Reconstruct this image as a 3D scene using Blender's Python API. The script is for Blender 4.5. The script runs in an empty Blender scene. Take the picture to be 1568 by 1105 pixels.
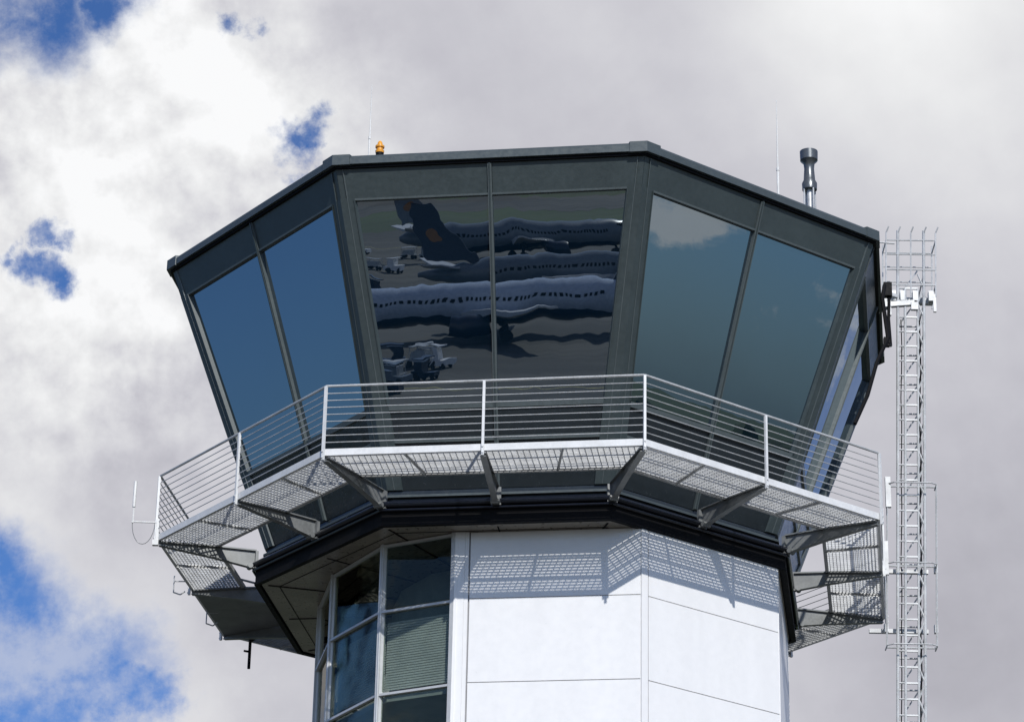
import bpy, bmesh, math, random
from mathutils import Vector, Matrix
random.seed(7)
sc=bpy.context.scene
GZ=-18.72
N8=8; AZ=-2.8795; C22=math.cos(math.pi/8); T22=math.tan(math.pi/8)
# ------------------------------------------------------------------ node helpers
class NT:
    def __init__(s,nt): s.nt=nt; s.n=nt.nodes; s.l=nt.links
    def set(s,sock,v):
        if hasattr(v,'is_linked') or isinstance(v,bpy.types.NodeSocket): s.l.new(v,sock)
        elif v is not None: sock.default_value=v
    def m(s,op,a,b=None,c=None,clamp=False):
        x=s.n.new('ShaderNodeMath'); x.operation=op; x.use_clamp=clamp
        for i,v in enumerate((a,b,c)):
            if v is not None: s.set(x.inputs[i],v)
        return x.outputs[0]
    def v(s,op,a,b=None,sc=None):
        x=s.n.new('ShaderNodeVectorMath'); x.operation=op
        s.set(x.inputs[0],a)
        if b is not None: s.set(x.inputs[1],b)
        if sc is not None: s.set(x.inputs['Scale'],sc)
        return x.outputs['Value'] if op in('DOT_PRODUCT','DISTANCE','LENGTH') else x.outputs['Vector']
    def noise(s,vec,scale,detail=6,rough=.55,dist=0,col=False):
        x=s.n.new('ShaderNodeTexNoise'); s.set(x.inputs['Vector'],vec)
        x.inputs['Scale'].default_value=scale; x.inputs['Detail'].default_value=detail
        x.inputs['Roughness'].default_value=rough; x.inputs['Distortion'].default_value=dist
        return x.outputs['Color'] if col else x.outputs['Fac']
    def ss(s,x,a,b,lo=0.,hi=1.):
        r=s.n.new('ShaderNodeMapRange'); r.interpolation_type='SMOOTHSTEP'
        s.set(r.inputs['Value'],x)
        for k,v in (('From Min',a),('From Max',b),('To Min',lo),('To Max',hi)): r.inputs[k].default_value=v
        return r.outputs['Result']
    def mix(s,f,a,b):
        x=s.n.new('ShaderNodeMix'); x.data_type='RGBA'
        s.set(x.inputs['Factor'],f); s.set(x.inputs[6],a); s.set(x.inputs[7],b)
        return x.outputs[2]
def c4(r,g=None,b=None):
    if g is None: g=b=r
    return (r,g,b,1)
def new_mat(name):
    m=bpy.data.materials.new(name); m.use_nodes=True
    return m,NT(m.node_tree),m.node_tree.nodes['Principled BSDF']
def simple(name,col,rough=.5,metal=0,var=.12,scale=3,spec=None,streak=False):
    m,t,p=new_mat(name)
    tc=t.n.new('ShaderNodeTexCoord').outputs['Object']
    vec=tc
    if streak: vec=t.v('MULTIPLY',tc,(1,1,.12))
    n=t.noise(vec,scale,6,.6)
    n2=t.noise(tc,scale*9,3,.6)
    f=t.m('ADD',t.m('MULTIPLY',n,.7),t.m('MULTIPLY',n2,.3))
    a=tuple(c*(1-var) for c in col)+(1,); b=tuple(min(1,c*(1+var)) for c in col)+(1,)
    t.set(p.inputs['Base Color'],t.mix(t.ss(f,.3,.7),a,b))
    t.set(p.inputs['Roughness'],t.ss(n2,.2,.8,max(0,rough-.08),min(1,rough+.08)))
    p.inputs['Metallic'].default_value=metal
    if spec is not None: p.inputs['Specular IOR Level'].default_value=spec
    return m
GALV=simple('galvanised_steel',(.50,.51,.51),.45,.3,.18,4)
GALVM=simple('mast_galvanised',(.52,.53,.53),.5,.2,.22,4)
GALVB=simple('galvanised_edge',(.68,.69,.69),.5,.05,.10,3)
BRK=simple('bracket_steel',(.20,.21,.21),.5,.3,.2,3)
DARK=simple('dark_cladding',(.044,.059,.061),.42,.1,.12,1.5)
DARK2=simple('dark_cladding_cap',(.056,.072,.076),.4,.15,.12,1.5)
MULL=simple('mullion_gray',(.095,.115,.118),.4,.2,.1,2)
SPAN=simple('spandrel_panel',(.018,.024,.028),.22,.0,.12,1)
BLK=simple('black_ring',(.006,.008,.014),.2,.0,.2,2)
BLKM=simple('black_matt',(.005,.005,.006),.6,0,.2,2,spec=.15)
SOFF=simple('soffit_metal',(.30,.265,.22),.32,.35,.22,1.2)
WHITE=simple('white_cladding',(.79,.79,.785),.35,0,.045,.9,streak=True)
GAP=simple('joint_gray',(.28,.28,.29),.7)
FRAME=simple('frame_white_metal',(.55,.56,.56),.4,.2,.08,2)
WHIP=simple('antenna_white',(.72,.72,.70),.5)
AMBER=simple('amber_lens',(.75,.33,.03),.25)
ROOM=simple('interior_paint',(.55,.57,.54),.8)
BLIND=simple('blind_slats',(.82,.82,.80),.6)
def glass_cab():
    m=bpy.data.materials.new('solar_glass'); m.use_nodes=True; t=NT(m.node_tree); t.n.clear()
    out=t.n.new('ShaderNodeOutputMaterial')
    geo=t.n.new('ShaderNodeNewGeometry'); oi=t.n.new('ShaderNodeObjectInfo')
    pos=geo.outputs['Position']
    nz=t.noise(pos,.8,1,.5,.5,col=True); nz2=t.noise(pos,2.8,1,.5,.5,col=True)
    w=t.v('ADD',t.v('SCALE',t.v('SUBTRACT',nz,(.5,.5,.5)),sc=.0060),t.v('SCALE',t.v('SUBTRACT',nz2,(.5,.5,.5)),sc=.0030))
    w=t.v('MULTIPLY',w,(1,1,.50))
    rnd=t.m('MULTIPLY',t.m('SUBTRACT',oi.outputs['Random'],.5),.004)
    cx=t.n.new('ShaderNodeCombineXYZ'); t.set(cx.inputs[0],rnd); t.set(cx.inputs[2],t.m('ADD',t.m('MULTIPLY',rnd,.5),.088))
    nn=t.v('NORMALIZE',t.v('ADD',t.v('ADD',geo.outputs['Normal'],w),cx.outputs[0]))
    gl=t.n.new('ShaderNodeBsdfGlossy'); gl.inputs['Roughness'].default_value=.004
    gl.inputs['Color'].default_value=(.74,.83,.88,1); t.set(gl.inputs['Normal'],nn)
    df=t.n.new('ShaderNodeBsdfDiffuse'); df.inputs['Color'].default_value=(.002,.008,.016,1)
    lw=t.n.new('ShaderNodeLayerWeight'); lw.inputs['Blend'].default_value=.18
    fac=t.m('ADD',.31,t.m('MULTIPLY',lw.outputs['Fresnel'],.9),clamp=True)
    mx=t.n.new('ShaderNodeMixShader'); t.set(mx.inputs[0],fac); t.l.new(df.outputs[0],mx.inputs[1]); t.l.new(gl.outputs[0],mx.inputs[2])
    t.l.new(mx.outputs[0],out.inputs[0]); return m
GLASS=glass_cab()
def glass_bay():
    m=bpy.data.materials.new('bay_glass'); m.use_nodes=True; t=NT(m.node_tree); t.n.clear()
    out=t.n.new('ShaderNodeOutputMaterial')
    geo=t.n.new('ShaderNodeNewGeometry')
    w=t.v('SCALE',t.v('SUBTRACT',t.noise(geo.outputs['Position'],1.2,2,col=True),(.5,.5,.5)),sc=.02)
    gl=t.n.new('ShaderNodeBsdfGlossy'); gl.inputs['Roughness'].default_value=.01; gl.inputs['Color'].default_value=(.85,.82,.70,1)
    t.set(gl.inputs['Normal'],t.v('NORMALIZE',t.v('ADD',geo.outputs['Normal'],w)))
    tr=t.n.new('ShaderNodeBsdfTransparent'); tr.inputs['Color'].default_value=(.68,.72,.70,1)
    lw=t.n.new('ShaderNodeLayerWeight'); lw.inputs['Blend'].default_value=.1
    fac=t.m('ADD',.03,lw.outputs['Fresnel'],clamp=True)
    mx=t.n.new('ShaderNodeMixShader'); t.set(mx.inputs[0],fac); t.l.new(tr.outputs[0],mx.inputs[1]); t.l.new(gl.outputs[0],mx.inputs[2])
    t.l.new(mx.outputs[0],out.inputs[0]); return m
BAYG=glass_bay()
# ------------------------------------------------------------------ mesh helpers
class MB:
    def __init__(s): s.v=[]; s.f=[]
    def hexa(s,p):
        o=len(s.v); s.v+= [tuple(q) for q in p]
        for f in ((0,1,3,2),(4,6,7,5),(0,4,5,1),(2,3,7,6),(0,2,6,4),(1,5,7,3)): s.f.append([o+i for i in f])
    def box(s,c,d,rot=0):
        c=Vector(c); R=Matrix.Rotation(rot,3,'Z'); p=[]
        for i in (-1,1):
            for j in (-1,1):
                for k in (-1,1): p.append(c+R@Vector((i*d[0]/2,j*d[1]/2,k*d[2]/2)))
        s.hexa(p)
    def tube(s,a,b,r,n=6,r2=None,cap=True):
        a=Vector(a); b=Vector(b); d=(b-a)
        if d.length<1e-6: return
        d.normalize(); u=d.orthogonal().normalized(); w=d.cross(u); o=len(s.v); r2=r if r2 is None else r2
        for (p,rr) in ((a,r),(b,r2)):
            for i in range(n):
                t=2*math.pi*i/n; s.v.append(tuple(p+u*math.cos(t)*rr+w*math.sin(t)*rr))
        for i in range(n): s.f.append([o+i,o+(i+1)%n,o+n+(i+1)%n,o+n+i])
        if cap: s.f.append([o+i for i in range(n)][::-1]); s.f.append([o+n+i for i in range(n)])
    def path(s,pts,r,n=6):
        for a,b in zip(pts[:-1],pts[1:]): s.tube(a,b,r,n)
    def bar(s,a,b,w,h,up=(0,0,1)):
        a=Vector(a); b=Vector(b); d=(b-a).normalized(); up=Vector(up); sd=d.cross(up)
        if sd.length<1e-4: sd=d.orthogonal()
        sd.normalize(); u=sd.cross(d); p=[]
        for q in (a,b):
            for j in (-1,1):
                for k in (-1,1): p.append(q+sd*j*w/2+u*k*h/2)
        s.hexa(p)
    def lathe(s,prof,c,n=20,axis='Z'):
        o=len(s.v); c=Vector(c)
        for (z,r) in prof:
            for i in range(n):
                t=2*math.pi*i/n
                q=Vector((r*math.cos(t),r*math.sin(t),z)) if axis=='Z' else Vector((z,r*math.cos(t),r*math.sin(t)))
                s.v.append(tuple(c+q))
        for j in range(len(prof)-1):
            for i in range(n):
                s.f.append([o+j*n+i,o+j*n+(i+1)%n,o+(j+1)*n+(i+1)%n,o+(j+1)*n+i])
        s.f.append([o+i for i in range(n)]); s.f.append([o+(len(prof)-1)*n+i for i in range(n)])
    def prism(s,poly,z0,z1):
        o=len(s.v); n=len(poly)
        for z in (z0,z1):
            for p in poly: s.v.append((p[0],p[1],z))
        s.f.append([o+i for i in range(n)][::-1]); s.f.append([o+n+i for i in range(n)])
        for i in range(n): s.f.append([o+i,o+(i+1)%n,o+n+(i+1)%n,o+n+i])
    def obj(s,name,mat,parent=None,smooth=False):
        me=bpy.data.meshes.new(name); me.from_pydata(s.v,[],s.f); me.update()
        bm=bmesh.new(); bm.from_mesh(me); bmesh.ops.recalc_face_normals(bm,faces=bm.faces); bm.to_mesh(me); bm.free()
        me.materials.append(mat)
        ob=bpy.data.objects.new(name,me); sc.collection.objects.link(ob)
        if parent: ob.parent=parent
        if smooth:
            for p in me.polygons: p.use_smooth=True
            try:
                me.set_sharp_from_angle(angle=math.radians(40))
            except Exception: pass
        return ob
def empty(name,loc=(0,0,0)):
    e=bpy.data.objects.new(name,None); sc.collection.objects.link(e); e.location=loc; return e
def V(k,r,z):
    a=AZ+math.pi/4*k; return Vector((r*math.cos(a),r*math.sin(a),z))
def HP(k,t,m,z,apo):
    r=apo/C22; a=V(k,r,z); b=V(k+1,r,z); return a.lerp(b,t)+(b-a).normalized()*m
def hbox(mb,k,tm0,tm1,z0,z1,a0,a1):
    mb.hexa([HP(k,tm[0],tm[1],z,a) for tm in (tm0,tm1) for z in (z0,z1) for a in (a0,a1)])
def apo_cab(z): return (5.0948+(z-1.2503)*.38565)*C22
def cbox(mb,k,tm0,tm1,z0,z1,o0,o1):
    mb.hexa([HP(k,tm[0],tm[1],z,apo_cab(z)+o) for tm in (tm0,tm1) for z in (z0,z1) for o in (o0,o1)])
tower=empty('control_tower')
# ------------------------------------------------------------------ cab
fr=MB(); mu=MB(); sp=MB(); li=MB(); fz=MB()
GT,GB=4.40,1.27
for k in range(8):
    for j,(a,b) in enumerate((((0,.22),(.5,-.032)),((.5,.032),(1,-.22)))):
        g=MB(); cbox(g,k,a,b,GB,GT,-.05,-.02); g.obj('glass_pane_%d_%d'%(k,j),GLASS,tower)
    cbox(fr,k,(0,0),(0,.24),0.0,GT+.02,-.06,.03)
    cbox(fr,k,(1,-.24),(1,0),0.0,GT+.02,-.06,.03)
    cbox(fr,k,(0,.222),(0,.24),GB,GT,.03,.045); cbox(fr,k,(1,-.24),(1,-.222),GB,GT,.03,.045)
    cbox(mu,k,(0,.112),(0,.124),0.0,4.86,.0,.036)
    cbox(mu,k,(1,-.124),(1,-.112),0.0,4.86,.0,.036)
    cbox(mu,k,(.5,-.032),(.5,.032),0.0,4.86,-.06,.045)
    cbox(fr,k,(.5,-.010),(.5,.010),0.0,4.86,.03,.06)
    cbox(fz,k,(0,.002),(.5,-.038),GT,4.875,-.06,.015)
    cbox(fz,k,(.5,.038),(1,-.002),GT,4.875,-.06,.015)
    cbox(li,k,(0,.24),(.5,-.034),GT-.018,GT+.012,-.02,.04)
    cbox(li,k,(.5,.034),(1,-.24),GT-.018,GT+.012,-.02,.04)
    for z0,z1,o in ((1.19,1.272,.035),(.70,.77,.03)):
        cbox(mu,k,(0,.242),(.5,-.034),z0,z1,-.05,o); cbox(mu,k,(.5,.034),(1,-.242),z0,z1,-.05,o)
    for z0,z1 in ((.77,1.19),(.0,.70)):
        cbox(sp,k,(0,.242),(.5,-.034),z0,z1,-.05,.0); cbox(sp,k,(.5,.034),(1,-.242),z0,z1,-.05,.0)
fr.obj('corner_frames',DARK,tower); mu.obj('mullions',MULL,tower); fz.obj('frieze_panels',DARK,tower)
li.obj('glazing_head_trim',MULL,tower); sp.obj('spandrels',SPAN,tower)
def octa(r): return [tuple(V(k,r,0)[:2]) for k in range(8)]
rf=MB(); rf.prism(octa(6.56),4.872,4.915); rf.obj('roof_drip',BLKM,tower)
rf=MB()
for k in range(8):
    hbox(rf,k,(0,0),(1,0),4.917,5.03,5.6*C22,6.615*C22)
    rf.hexa([HP(k,t,0,z,a) for t in (0,1) for (z,a) in ((5.03,5.6*C22),(5.03,6.615*C22),(5.06,5.6*C22),(5.075,6.58*C22))])
rf.obj('roof_edge',DARK2,tower)
rf=MB()
for k in range(8):
    for s0,s1,kk in ((0,.28,k),(-.28,0,k-1)):
        t=0 if s0==0 else 1
        hbox(rf,kk,(t,s0),(t,s1),4.905,5.085,6.45*C22,6.628*C22)
rf.obj('roof_edge_corners',DARK2,tower)
rf=MB(); rf.prism(octa(5.62),4.92,5.02); rf.obj('roof_deck',DARK,tower)
b=MB(); b.prism(octa(4.60),-.27,.02); b.obj('cab_base',SPAN,tower)
b=MB()
for k in range(8): hbox(b,k,(0,0),(1,0),-.13,-.09,4.2,4.31)
b.obj('base_trim',DARK2,tower)
b=MB()
for k in range(8):
    b.tube(V(k,4.80,-.30),V(k+1,4.80,-.30),.055,12)
    b.tube(V(k,4.82,-.40),V(k+1,4.82,-.40),.022,8)
b.obj('ring_pipe',BLK,tower,True)
b=MB(); b.prism(octa(4.775),-.61,-.27); b.obj('soffit_band',BLKM,tower)
b=MB(); b.prism(octa(4.66),-.628,-.612); b.obj('soffit_panels',SOFF,tower)
b=MB()
for k in range(8):
    hbox(b,k,(0,0),(1,0),-.65,-.60,4.34,4.425)
    b.bar(V(k,4.55,-.633),V(k,1,-.633),.03,.01)
    b.bar(HP(k,.5,0,-.633,4.2),HP(k,.5,0,-.633,1),.02,.01)
    hbox(b,k,(0,0),(1,0),-.634,-.629,4.02,4.035)
b.obj('soffit_lip',BLKM,tower)
# ------------------------------------------------------------------ walkway
A_OUT=6.4648*C22; A_IN=5.02
gr=MB(); ed=MB(); br=MB(); fl=MB()
for k in range(8):
    SPC=.058; n=int((A_OUT-A_IN-.02)/SPC)
    for i in range(n):
        a=A_IN+.02+i*SPC; hbox(gr,k,(0,0),(1,0),-.024,.008,a,a+.006)
    m=-2.44
    while m<2.44:
        a0=max(A_IN,abs(m)/T22+.0)
        if a0<A_OUT-.05:
            gr.hexa([HP(k,.5,m+dm,z,a) for dm in (0,.006) for z in (-.018,.010) for a in (a0,A_OUT-.01)])
        m+=.095
    hbox(ed,k,(0,0),(1,0),-.055,.055,A_OUT-.012,A_OUT)
    hbox(ed,k,(0,0),(1,0),-.055,-.047,A_OUT-.05,A_OUT-.012)
    hbox(fl,k,(0,0),(1,0),-.06,.01,A_IN-.01,A_IN)
    hbox(fl,k,(0,0),(1,0),-.06,-.052,A_IN,A_IN+.05)
    for t in (.25,.75):
        fl.hexa([HP(k,t,dm,z,a) for dm in (-.02,.02) for z in (-.045,-.026) for a in (A_IN,A_OUT-.03)])
        fl.hexa([HP(k,t,dm,z,a) for dm in (-.004,.004) for z in (-.075,-.045) for a in (A_IN,A_OUT-.03)])
    for P_out,P_in in ((V(k,6.42,0),V(k,4.78,0)),(HP(k,.5,0,0,A_OUT-.02),HP(k,.5,0,0,4.45))):
        d=(P_in-P_out).normalized(); s=Vector((-d.y,d.x,0))*.008
        prof=[(0,-.05,-.13),(.55,-.02,-.24),(1,-.02,-.36)]
        for (t0,u0,l0),(t1,u1,l1) in zip(prof[:-1],prof[1:]):
            pa=P_out.lerp(P_in,t0); pb=P_out.lerp(P_in,t1)
            br.hexa([q+s*sg+Vector((0,0,z)) for (q,zz) in ((pa,(l0,u0)),(pb,(l1,u1))) for sg in (-1,1) for z in zz])
            w=s*6
            br.hexa([q+w*sg+Vector((0,0,zz+dz)) for (q,zz) in ((pa,l0),(pb,l1)) for sg in (-1,1) for dz in (-.010,0)])
            br.hexa([q+w*sg+Vector((0,0,zz+dz)) for (q,zz) in ((pa,u0-.03),(pb,u1-.03)) for sg in (-1,1) for dz in (-.010,0)])
        br.box((P_in.x,P_in.y,-.22),(.05,.16,.30),math.atan2(d.y,d.x))
        br.tube(P_in-d*.10+s*9+Vector((0,0,-.33)),P_in-d*.10-s*9+Vector((0,0,-.33)),.045,10)
gr.obj('grating',GALV,tower); ed.obj('walkway_edge',GALVB,tower); fl.obj('walkway_frames',GALV,tower); br.obj('brackets',BRK,tower)
b=MB(); hbox(b,7,(0,.05),(.5,-.05),-.085,-.078,A_IN-.45,A_OUT-.06); b.obj('underside_plate',BRK,tower)
rl=MB(); ps=MB()
RA=A_OUT+.012
for k in range(8):
    rr=RA/C22
    rl.tube(V(k,rr,1.10),V(k+1,rr,1.10),.021,8)
    for i in range(8):
        z=.155+i*.117
        rl.tube(V(k,rr,z),V(k+1,rr,z),.008,5)
    for P in (V(k,rr,0),HP(k,.5,0,0,RA)):
        nn=Vector((P.x,P.y,0)).normalized(); tt=Vector((-nn.y,nn.x,0))
        ps.hexa([P+nn*a+tt*b_+Vector((0,0,z)) for a in (-.005,.035) for b_ in (-.02,.02) for z in (-.14,1.09)])
        for z in (-.10,.0): ps.tube(P+nn*.03+Vector((0,0,z)),P+nn*.05+Vector((0,0,z)),.014,6)
rl.obj('railing_bars',GALV,tower,True); ps.obj('railing_posts',GALVB,tower)
# ------------------------------------------------------------------ shaft
S=[(-1.06,-3.865),(1.715,-4.230),(4.0,-2.477),(4.47,1.09),(2.46,3.70),(-1.6,4.05),(-3.45,1.7),(-3.61,-.15),(-3.29,-1.75),(-2.4,-3.23),(-1.24,-3.842)]
ZT=-.63; ZJ=[ZT,-1.74,-3.11]
while ZJ[-1]>GZ+1.4: ZJ.append(ZJ[-1]-1.37)
ZJ.append(GZ)
wl=MB(); gp=MB()
def wseg(mb,a,b,s0,s1,z0,z1,d0,d1):
    a=Vector((*a,0)); b=Vector((*b,0)); d=(b-a).normalized(); n=Vector((d.y,-d.x,0))
    mb.hexa([a+d*s+n*o+Vector((0,0,z)) for s in (s0,s1) for z in (z0,z1) for o in (d0,d1)])
def ln(a,b): return (Vector(a)-Vector(b)).length
for i in range(0,5):
    a,b=S[i],S[i+1]; L=ln(a,b)
    wseg(gp,a,b,0,L,GZ,ZT,-.12,-.03)
    segs=[(.0,.065),(.085,L-.012)] if i==0 else [(.0,.13),(.142,L-.008)]
    for s0,s1 in segs:
        if s1-s0<.2: wseg(wl,a,b,s0+.002,s1-.002,GZ,ZT,-.03,.006); continue
        for z1,z0 in zip(ZJ[:-1],ZJ[1:]):
            wseg(wl,a,b,s0+.004,s1-.004,z0+.007,z1-.007,-.03,0)
wl.obj('white_wall_panels',WHITE,tower); gp.obj('wall_backing',GAP,tower)
f=MB(); bg=MB(); room=MB(); bl=MB()
for i in (5,6,7,8,9):
    a,b=S[i],S[i+1]; L=ln(a,b)
    for z1,z0 in zip(ZJ[:-1],ZJ[1:]):
        wseg(bg,a,b,.03,L-.03,z0+.03,z1-.03,-.05,-.04)
        wseg(f,a,b,0.035,L-.035,z1-.05,z1-.012,-.07,.012)
    wseg(f,a,b,-.03,.035,GZ,ZT,-.09,.02); wseg(f,a,b,L-.035,L+.03,GZ,ZT,-.09,.0215)
    if i in (8,9):
        z=-3.04
        while z<-1.92:
            wseg(bl,a,b,.06,L-.06,z,z+.030,-.16,-.14); z+=.042
e=MB(); wseg(e,S[10],S[0],0,ln(S[10],S[0]),GZ,ZT,-.09,.012); wseg(e,S[10],S[0],.02,.07,GZ,ZT,.012,.022); e.obj('bay_end_post',WHITE,tower)
f.obj('bay_frames',FRAME,tower); bg.obj('bay_glass',BAYG,tower); bl.obj('blinds',BLIND,tower)
room.prism([(x*.6-.2,y*.6) for x,y in S],GZ,ZT-.01)
for z in ZJ[1:-1]:
    if round((z+.37)/1.37)%2==0: room.prism([(x*.94,y*.94) for x,y in S],z-.08,z+.02)
room.obj('interior_core',ROOM,tower)
# ------------------------------------------------------------------ roof equipment
def whip(name,x,y,z0,z1,r=.012):
    e_=empty(name); m=MB(); m.tube((x,y,z0),(x,y,z0+.45*(z1-z0)),r*1.3,8); m.tube((x,y,z0+.45*(z1-z0)),(x,y,z1),r,8,r*.35)
    m.lathe([(z0,.05),(z0+.05,.05),(z0+.06,.022),(z0+.18,.02)],(x,y,0),12)
    m.tube((x,y,z0+.45*(z1-z0)-.02),(x,y,z0+.45*(z1-z0)+.03),r*1.8,8)
    m.obj('whip',WHIP,e_,True); return e_
whip('whip_antenna',-2.78,-4.9,5.03,6.85)
whip('whip_antenna',4.04,-3.5,5.03,7.45,.015)
bc=empty('obstruction_beacon'); X,Y=-2.60,-5.0
m=MB(); m.lathe([(5.03,.07),(5.30,.07),(5.31,.045),(5.46,.045),(5.47,.065),(5.52,.065)],(X,Y,0),16); m.obj('beacon_base',BLKM,bc,True)
m=MB(); m.lathe([(5.52,.07),(5.56,.075),(5.57,.055),(5.61,.055),(5.62,.075),(5.65,.075),(5.66,.045),(5.71,.04),(5.74,.02)],(X,Y,0),16); m.obj('amber_lens',AMBER,bc,True)
fp=empty('flue_pipe'); X,Y=4.62,-3.0
m=MB(); m.lathe([(6.0,.125),(6.12,.13),(6.18,.10),(6.40,.085),(6.50,.095),(6.56,.15),(6.73,.155),(6.735,.13),(6.70,.12)],(X,Y,0),24); m.obj('flue_cowl',simple('flue_metal',(.13,.14,.145),.32,.6),fp,True)
m=MB()
for i in range(4):
    t=i*math.pi/2+.5; m.tube((X+.12*math.cos(t),Y+.12*math.sin(t),5.03),(X+.11*math.cos(t),Y+.11*math.sin(t),6.02),.014,6)
m.tube((X,Y,5.03),(X,Y,6.0),.05,12)
m.obj('flue_stand',GALV,fp,True)
# ------------------------------------------------------------------ lattice ladder mast
ms=empty('lattice_ladder_mast'); m=MB()
YM=-.5
def mx(x,z): return x+(z+2.4)*.034-.08
def MP(x,y,z): return Vector((mx(x,z),YM+y,z))
z0,z1=GZ,6.50
x0,x1=6.21,6.67
for x,r,zt in ((x0,.026,z1),(x0+.13,.024,5.35),(x1-.11,.020,5.35),(x1,.026,z1)):
    m.tube(MP(x,0,z0),MP(x,0,zt),r,8)
for x in (x0+.05,x1-.05): m.tube(MP(x,.40,z0),MP(x,.40,5.3),.022,8)
z=z0; i=0
while z<5.5:
    m.bar(MP(x0+.13,0,z),MP(x1-.11,0,z),.03,.028)
    m.tube(MP(x0,0,z),MP(x0+.13,0,z),.015,5)
    if i%2==0:
        m.tube(MP(x0+.05,.40,z),MP(x1-.05,.40,z),.016,5)
        m.tube(MP(x0,0,z),MP(x0+.05,.40,z+.28),.014,5); m.tube(MP(x1,0,z+.28),MP(x1-.05,.40,z),.014,5)
        m.tube(MP(x0+.05,.40,z),MP(x1-.05,.40,z+.56),.014,5)
    a_,b_=(x1-.11,x1) if i%2 else (x1,x1-.11)
    m.tube(MP(a_,0,z),MP(b_,0,z+.28),.016,5)
    z+=.28; i+=1
m.obj('mast_lattice',GALVM,ms,True)
m=MB(); m.path([MP(x1-.06,.08,z0+i_*.5) + Vector((.012*math.sin(i_*1.7),.01*math.cos(i_*2.3),0)) for i_ in range(48)],.014,5)
m.path([MP(x0+.07,.06,z0+i_*.5) + Vector((.008*math.sin(i_*2.1),.01*math.cos(i_*1.3),0)) for i_ in range(48)],.010,5)
m.obj('mast_cables',BLKM,ms,True)
m=MB(); xc=(x0+x1)/2
def hoop(zc,w,d,r=.013):
    P=[MP(xc-w,.15,zc),MP(xc-w,-d*.6,zc),MP(xc-w*.75,-d,zc),MP(xc+w*.75,-d,zc),MP(xc+w,-d*.6,zc),MP(xc+w,.15,zc)]
    m.path(P,r,5); m.tube(MP(xc-w,0,zc),MP(xc+w,0,zc),r*1.3,6)
for zz in (-1.30,.15,1.6): hoop(zz,.42,.20)
for dx,dy in ((-.42,0),(-.42,-.12),(.42,-.12),(.42,0)): m.tube(MP(xc+dx,dy,-1.3),MP(xc+dx,dy,1.6),.009,5)
for zz in (5.42,5.72,6.02,6.30): m.tube(MP(xc-.44,-.02,zz),MP(xc+.44,-.02,zz),.013,6); m.tube(MP(xc-.44,.5,zz),MP(xc+.44,.5,zz),.012,6)
for zz in (5.42,6.30):
    for s in (-1,1): m.tube(MP(xc+s*.44,-.02,zz),MP(xc+s*.44,.5,zz),.012,6)
for dx in (-.44,-.23,0,.23,.44):
    m.tube(MP(xc+dx,-.02,5.2),MP(xc+dx,-.02,6.45),.013,6)
    m.tube(MP(xc+dx,-.02,6.45),MP(xc+dx+.04,-.06,6.55),.013,6)
for dx in (-.44,.44): m.tube(MP(xc+dx,.5,5.2),MP(xc+dx,.5,6.45),.013,6)
m.obj('safety_cage',GALVM,ms,True)
m=MB()
m.bar(MP(5.45,.2,5.20),MP(6.85,.2,5.20),.12,.10); m.bar(MP(5.5,.0,4.98),MP(6.5,.0,5.08),.09,.09)
m.bar(MP(5.6,.1,4.80),MP(6.3,.05,5.15),.06,.06); m.bar(MP(5.7,-.3,5.2),MP(6.2,0,5.2),.06,.06)
for x in (6.13,6.30,6.52,6.80): m.box(MP(x,.05,5.22),(.09,.14,.19))
m.box(MP(6.86,.0,5.08),(.05,.05,.34)); m.box(MP(6.06,.0,5.0),(.06,.06,.34)); m.box(MP(6.5,-.03,5.0),(.12,.08,.14))
for zz in (.12,-.95):
    m.bar(MP(5.75,.2,zz),MP(6.75,.2,zz),.07,.07); m.box(MP(6.02,.05,zz),(.07,.09,.14)); m.box(MP(6.86,.05,zz),(.06,.09,.14))
m.tube((5.95,-.6,5.02),(5.95,-.6,6.25),.016,8); m.tube((5.75,-.6,6.24),MP(6.15,0,6.24),.016,8)
m.box(MP(6.03,-.1,1.45),(.09,.08,.55)); m.box(MP(5.98,-.1,.25),(.11,.08,.60))
m.obj('mast_brackets',GALVM,ms)
m=MB()
m.path([Vector((6.02,-1.6,4.9)),Vector((5.96,-1.7,4.6)),Vector((5.99,-1.75,4.2)),Vector((6.02,-1.8,3.8)),Vector((5.80,-1.9,3.3)),Vector((5.60,-2.1,2.6)),Vector((5.35,-2.3,2.0))],.035,6)
m.path([Vector((6.12,-1.5,5.0)),Vector((6.08,-1.5,4.3)),Vector((6.10,-1.5,3.8)),Vector((6.03,-1.8,3.7))],.028,6)
m.box((6.08,-1.5,4.85),(.14,.14,.25)); m.box((6.0,-1.75,3.75),(.10,.10,.16))
m.obj('hanging_cables',BLKM,ms,True)
# ------------------------------------------------------------------ side antennas
a1=empty('side_antenna'); m=MB()
bx=Vector((-6.26,-1.70,0)); tp=Vector((-6.66,-1.72,0))
m.tube(bx+Vector((0,0,.26)),tp+Vector((-.02,0,.26)),.014,6)
m.tube(tp+Vector((0,0,.24)),tp+Vector((0,0,.52)),.014,6); m.tube(tp+Vector((0,0,.52)),tp+Vector((0,0,.98)),.026,10)
m.obj('antenna_arm',WHIP,a1,True)
m=MB(); pts=[]
for j in range(13):
    t=math.pi*j/12; pts.append(tp.lerp(bx,.45)+Vector((-.19*math.cos(t),0,.25-.38*math.sin(t))))
m.path(pts,.006,5); m.obj('antenna_cable',BRK,a1,True)
m=MB(); m.box(bx+Vector((0.02,0,.12)),(.05,.05,.40)); m.box(bx+Vector((.0,0,-.1)),(.10,.08,.09)); m.obj('antenna_clamp',WHIP,a1)
a2=empty('under_antenna'); m=MB()
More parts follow.
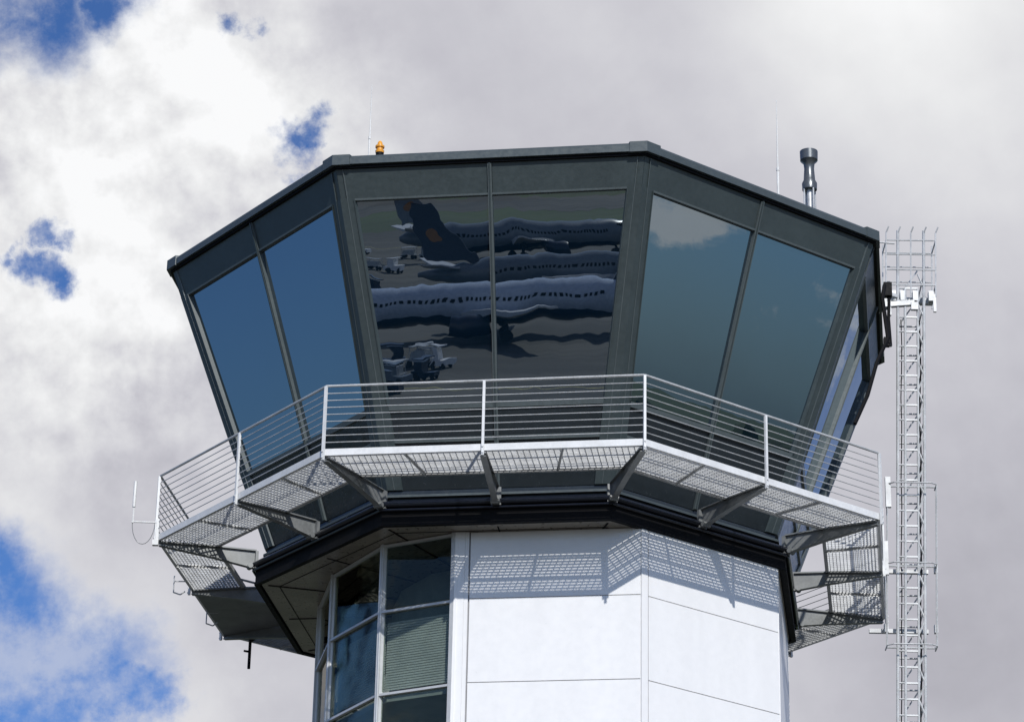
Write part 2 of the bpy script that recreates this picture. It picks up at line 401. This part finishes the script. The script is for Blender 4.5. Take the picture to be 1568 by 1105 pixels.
m.tube((-5.1,3.4,.0),(-5.1,3.4,-.62),.028,10); m.tube((-5.1,3.4,-.12),(-4.8,3.2,.05),.018,6); m.tube((-5.1,3.4,-.3),(-5.2,3.35,-.3),.02,6)
m.obj('antenna_pole',BLKM,a2,True)
for (x,y,z) in ((-5.75,1.9,.02),(-6.15,.2,.0)):
    a3=empty('cable_bracket'); m=MB()
    m.tube((x,y,z),(x,y,z-.30),.012,6); m.path([(x,y,z-.3),(x+.12,y,z-.34),(x+.2,y,z-.28)],.012,6); m.tube((x,y,z-.1),(x+.2,y,z-.1),.010,6); m.obj('bracket_rod',GALV,a3,True)
# ------------------------------------------------------------------ ground / apron
def plane(name,mat,x0_,x1_,y0_,y1_,z):
    me=bpy.data.meshes.new(name); me.from_pydata([(x0_,y0_,z),(x1_,y0_,z),(x1_,y1_,z),(x0_,y1_,z)],[],[(0,1,2,3)]); me.materials.append(mat)
    o=bpy.data.objects.new(name,me); sc.collection.objects.link(o); return o
GRASS=simple('grass',(.05,.08,.025),.9,0,.4,.02)
m_,t,p=new_mat('apron_concrete')
pos=t.n.new('ShaderNodeNewGeometry').outputs['Position']
n1=t.noise(pos,.03,6); n2=t.noise(t.v('MULTIPLY',pos,(.15,1,1)),.25,5)
t.set(p.inputs['Base Color'],t.mix(t.ss(t.m('ADD',t.m('MULTIPLY',n1,.6),t.m('MULTIPLY',n2,.4)),.4,.6),c4(.035,.036,.030),c4(.095,.092,.078))); p.inputs['Roughness'].default_value=.85
plane('ground',GRASS,-9000,9000,-9000,9000,GZ)
plane('apron',m_,-420,380,-430,60,GZ+.02)
plane('taxiway',m_,-1500,1500,-560,-500,GZ+.02)
PNT=simple('marking_paint',(.6,.55,.2),.7)
mk=MB()
for y in (-190,-385): mk.box((-80,y,GZ+.03),(460,.3,.012))
mk.obj('apron_markings',PNT)
WP=simple('aircraft_white',(.50,.57,.68),.25); WT=simple('white_paint',(.8,.8,.8),.4)
GRYP=simple('aircraft_gray',(.16,.19,.22),.3)
BLU=simple('aircraft_blue',(.015,.025,.05),.3); ORG=simple('tail_orange',(.30,.13,.03),.4); TYR=simple('tyre_black',(.02,.02,.02),.8)
WG=simple('wing_gray',(.6,.61,.62),.4)
def airliner(loc,rot,tailmat,body=None):
    e_=empty('airliner',loc); e_.rotation_euler=(0,0,rot)
    m=MB(); m.lathe([(-17.5,.25),(-16,.75),(-12,1.55),(-9,1.95),(11,1.95),(14,1.75),(16,1.3),(17.2,.7),(17.6,.15)],(0,0,3.4),24,'X'); m.obj('fuselage',body or WP,e_,True)
    m=MB(); m.lathe([(-12,1.3),(-9,1.78),(11,1.78),(14,1.5)],(0,0,3.05),20,'X'); m.obj('belly',BLU,e_,True)
    m=MB()
    def wing(r0,r1,c0,c1,th):
        m.hexa([Vector(q)+Vector((c*a,0,tt*b)) for (q,c,tt) in ((r0,c0/2,th),(r1,c1/2,th*.3)) for a in (-1,1) for b in (-1,1)])
    for s in (-1,1):
        wing((1,s*1.8,2.4),(-4.2,s*16.5,3.6),6.2,1.6,.35)
        wing((-14.8,s*.8,4.3),(-17,s*6,4.9),3.2,1.3,.14)
    m.obj('wings',WG,e_)
    m=MB(); m.hexa([Vector((x,y,z)) for (z,xa,xb,w) in ((5.0,-16.8,-11.2,.22),(11.3,-18.6,-16.2,.1)) for x in (xa,xb) for y in (-w,w)]); m.obj('tail_fin',tailmat,e_)
    m=MB(); m.lathe([(-.24,.7),(.24,.7)],(0,0,0),20,'X'); o=m.obj('tail_emblem',ORG,e_); o.rotation_euler=(0,0,math.pi/2); o.location=(-15.6,0,7.6)
    m=MB()
    for s in (-1,1): m.lathe([(1.2,.75),(2,1.0),(4.5,1.05),(4.9,.95)],(0,s*5.6,1.7),18,'X')
    m.obj('engines',BLU,e_,True)
    m=MB()
    for s in (-1,1):
        for i in range(42):
            m.box((-10+i*.55,s*1.93,3.85),(.28,.08,.36))
        m.box((15.4,s*.9,4.2),(1.1,.8,.5))
    m.obj('windows',BLKM,e_)
    m=MB()
    for x,ys in ((13,(-.3,.3)),(-1,(-3.6,-3,3,3.6))):
        for y in ys:
            m.tube((x,y-.18,.55),(x,y+.18,.55),.55,16); m.tube((x,y,.5),(x,y,2.2),.12,6)
    m.obj('landing_gear',TYR,e_)
    return e_
def at(d,azd,z=GZ+.025):
    a=math.radians(azd); return (-.7+d*math.cos(a),-5.35+d*math.sin(a),z)
airliner(at(238,-105.2),math.radians(163),BLU)
airliner(at(281,-103.3),math.radians(344),BLU,GRYP)
airliner(at(360,-104.6),math.radians(330),GRYP,GRYP)
def cart(loc,rot,col):
    e_=empty('baggage_tractor',loc); e_.rotation_euler=(0,0,rot)
    m=MB(); m.box((0,0,.55),(2.6,1.3,.5)); m.box((-.55,0,1.25),(.9,1.2,.9)); m.box((-.3,0,1.9),(1.7,1.35,.08)); m.obj('body',col,e_)
    m=MB(); m.box((-3.4,0,.6),(2.4,1.4,.12)); m.box((-3.4,0,1.75),(2.4,1.4,.06))
    for x in (-4.5,-2.3):
        for y in (-.65,.65): m.tube((x,y,.6),(x,y,1.75),.04,6)
    m.box((-3.4,0,1.0),(1.9,1.1,.7)); m.tube((-2.2,0,.5),(-1.2,0,.5),.05,6); m.obj('trailer',GALV,e_)
    m=MB()
    for x in (-4.2,-2.6,-.85,.85):
        for y in (-.6,.6): m.tube((x,y-.1,.3),(x,y+.1,.3),.3,14)
    m.obj('wheels',TYR,e_)
for d,a,r,c in ((198,-107.9,.3,GRYP),(206,-108.5,.6,GALV),(200,-107.1,.2,BLU),(210,-106.6,.5,WT),(214,-108.0,2.8,BLU),(190,-108.2,.1,BLU),(340,-107.4,.2,WT),(365,-106.6,.1,GALV),(380,-108.2,.1,WT),(300,-107.9,.4,BLU)):
    cart(at(d,a),r,c)
m=MB()
for i in range(700):
    a=random.uniform(math.radians(-180),math.radians(60)); d=random.uniform(1300,1500); h=random.uniform(6,16)
    x,y=d*math.cos(a),d*math.sin(a); w=random.uniform(7,16)
    m.lathe([(GZ,w*.5),(GZ+h*.4,w*.9),(GZ+h*.8,w*.7),(GZ+h,w*.15)],(x,y,0),6)
m.obj('distant_tree_belt',simple('foliage',(.045,.065,.03),.9,0,.4,.1))
# ------------------------------------------------------------------ sun + sky
sdir=Vector((.52,-2.09,1.70)).normalized()
sl=bpy.data.lights.new('sun','SUN'); sl.energy=3.8; sl.angle=math.radians(.5); sl.color=(1,.97,.93)
so=bpy.data.objects.new('sun',sl); sc.collection.objects.link(so); so.rotation_euler=sdir.to_track_quat('Z','Y').to_euler(); so.location=(20,-60,60)
w=bpy.data.worlds.new('World'); sc.world=w; w.use_nodes=True; t=NT(w.node_tree); t.n.clear()
out=t.n.new('ShaderNodeOutputWorld'); bgd=t.n.new('ShaderNodeBackground')
sky=t.n.new('ShaderNodeTexSky'); sky.sky_type='NISHITA'; sky.sun_disc=False
sky.sun_elevation=math.asin(sdir.z); sky.sun_rotation=math.atan2(sdir.x,sdir.y)
D=t.n.new('ShaderNodeTexCoord').outputs['Generated']
def sd(a,b):   # offsets in degrees around the sky direction azimuth -0.5, elevation 23.8
    el=math.radians(23.77+b+.02*a); azz=math.radians(-.5+a/math.cos(el))
    return Vector((math.sin(azz)*math.cos(el),math.cos(azz)*math.cos(el),math.sin(el)))
n_big=t.noise(D,10,3,.5,col=True); n_fine=t.noise(D,38,9,.62,col=True)
W1=t.v('ADD',t.v('SCALE',t.v('SUBTRACT',n_big,(.5,.5,.5)),sc=.03),t.v('SCALE',t.v('SUBTRACT',n_fine,(.5,.5,.5)),sc=.044))
DW=t.v('ADD',D,W1)
holes=[(-9.3,6.7,1.25),(-7.9,7.0,.8),(-10.3,6.0,.9),(-5.55,6.6,.40),(-4.16,4.27,.45),(-3.66,4.0,.30),(-3.97,3.7,.35),(-8.65,2.3,.33),(-8.7,1.5,.42),(-9.2,1.8,.3),(-9.6,-5.7,1.6),(-8.3,-6.5,1.6),(-10.2,-4.7,1.1),(-6.9,-6.9,.8),(-10.4,-8,3)]
H=None; H2=None
for a,b,r in holes:
    rr=math.radians(r); dd=t.v('DISTANCE',DW,tuple(sd(a,b)))
    q=t.ss(dd,rr*1.45,rr*.4); q2=t.ss(dd,rr*1.2+.045,rr*.9)
    H=q if H is None else t.m('MAXIMUM',H,q); H2=q2 if H2 is None else t.m('MAXIMUM',H2,q2)
veil=t.ss(t.noise(D,28,7,.65),.42,.68)
H=t.m('MULTIPLY',H,t.m('SUBTRACT',1,t.m('MULTIPLY',veil,.50)))
inview=t.ss(t.v('DOT_PRODUCT',D,tuple(sd(0,0))),math.cos(math.radians(22)),math.cos(math.radians(15)))
gl_=t.ss(t.noise(t.v('ADD',t.v('MULTIPLY',D,(1,1,1.6)),W1),11,6,.6),.47,.57)
leftclear=t.ss(t.v('DOT_PRODUCT',D,tuple(Vector((-.97,.21,.10)).normalized())),.80,.93)
gl_=t.m('MULTIPLY',t.m('MULTIPLY',gl_,.85),t.m('SUBTRACT',1,leftclear))
cov=t.m('ADD',t.m('MULTIPLY',inview,t.m('SUBTRACT',1,H)),t.m('MULTIPLY',t.m('SUBTRACT',1,inview),gl_))
bl_=[(-7.2,4.4,3.8,.32),(-9.0,-.2,2.6,.20),(-5.0,5.6,2.4,.08),(7.4,6.8,5.4,.33),(9.6,2.6,3.5,.09),(9.4,-3.2,4.2,-.06),(-7.4,-3.3,2.4,-.10),(9,-6.5,4.5,-.10),(-6.5,1.0,2.4,.14),(-5.5,-5.5,2.2,-.10),(1,6.5,3,.05)]
B=t.m('MULTIPLY',H2,.15)
soft=t.v('ADD',D,t.v('SCALE',t.v('SUBTRACT',n_big,(.5,.5,.5)),sc=.05))
for a,b,r,wt in bl_:
    rr=math.radians(r)
    B=t.m('ADD',B,t.m('MULTIPLY',t.ss(t.v('DISTANCE',soft,tuple(sd(a,b))),rr,0),wt))
e1=t.m('SUBTRACT',t.noise(D,21,9,.56,.05),t.noise(t.v('ADD',D,(.0030,-.0030,.0065)),21,9,.56,.05))
low=t.m('SUBTRACT',t.noise(D,6,3,.5),.5)
leftw=t.ss(t.v('DISTANCE',D,tuple(sd(-8.5,3.0))),math.radians(7.5),math.radians(3.2),.14,1.0)
relief=t.m('MULTIPLY',t.m('MULTIPLY',e1,1.35),leftw)
br_=t.m('ADD',t.m('ADD',.60,B),t.m('ADD',relief,t.m('MULTIPLY',low,.13)))
br_=t.m('ADD',br_,t.m('MULTIPLY',t.ss(t.v('DOT_PRODUCT',D,tuple(Vector((.96,-.246,.06)).normalized())),.85,.95),.22))
br_=t.m('MAXIMUM',t.m('MINIMUM',br_,.97),.25)
ccol=t.mix(t.ss(br_,.45,.9),c4(.955,.945,1.05),c4(.985,.99,1.0))
cl=t.v('SCALE',ccol,sc=br_)
skyc=t.v('MULTIPLY',sky.outputs[0],(.045,.072,.118))
fin=t.mix(cov,skyc,cl)
t.l.new(fin,bgd.inputs[0]); bgd.inputs[1].default_value=1.0
t.l.new(bgd.outputs[0],out.inputs[0])
# ------------------------------------------------------------------ camera
yaw,pit,roll,f_=-.0086,.4148,.0201,math.exp(8.4176)
cy,sy,cp,sp_=math.cos(yaw),math.sin(yaw),math.cos(pit),math.sin(pit)
F=Vector((sy*cp,cy*cp,sp_)); R0=Vector((cy,-sy,0)); U0=R0.cross(F)
R=R0*math.cos(roll)+U0*math.sin(roll); U=-R0*math.sin(roll)+U0*math.cos(roll)
cam=bpy.data.cameras.new('camera'); cam.sensor_width=36; cam.lens=36*f_/1568; cam.clip_start=.5; cam.clip_end=30000
co=bpy.data.objects.new('camera',cam); sc.collection.objects.link(co)
co.matrix_world=Matrix(((R.x,U.x,-F.x,0),(R.y,U.y,-F.y,-47.8648),(R.z,U.z,-F.z,-17.0239),(0,0,0,1)))
sc.camera=co
sc.view_settings.view_transform='Standard'; sc.view_settings.look='None'; sc.view_settings.exposure=0
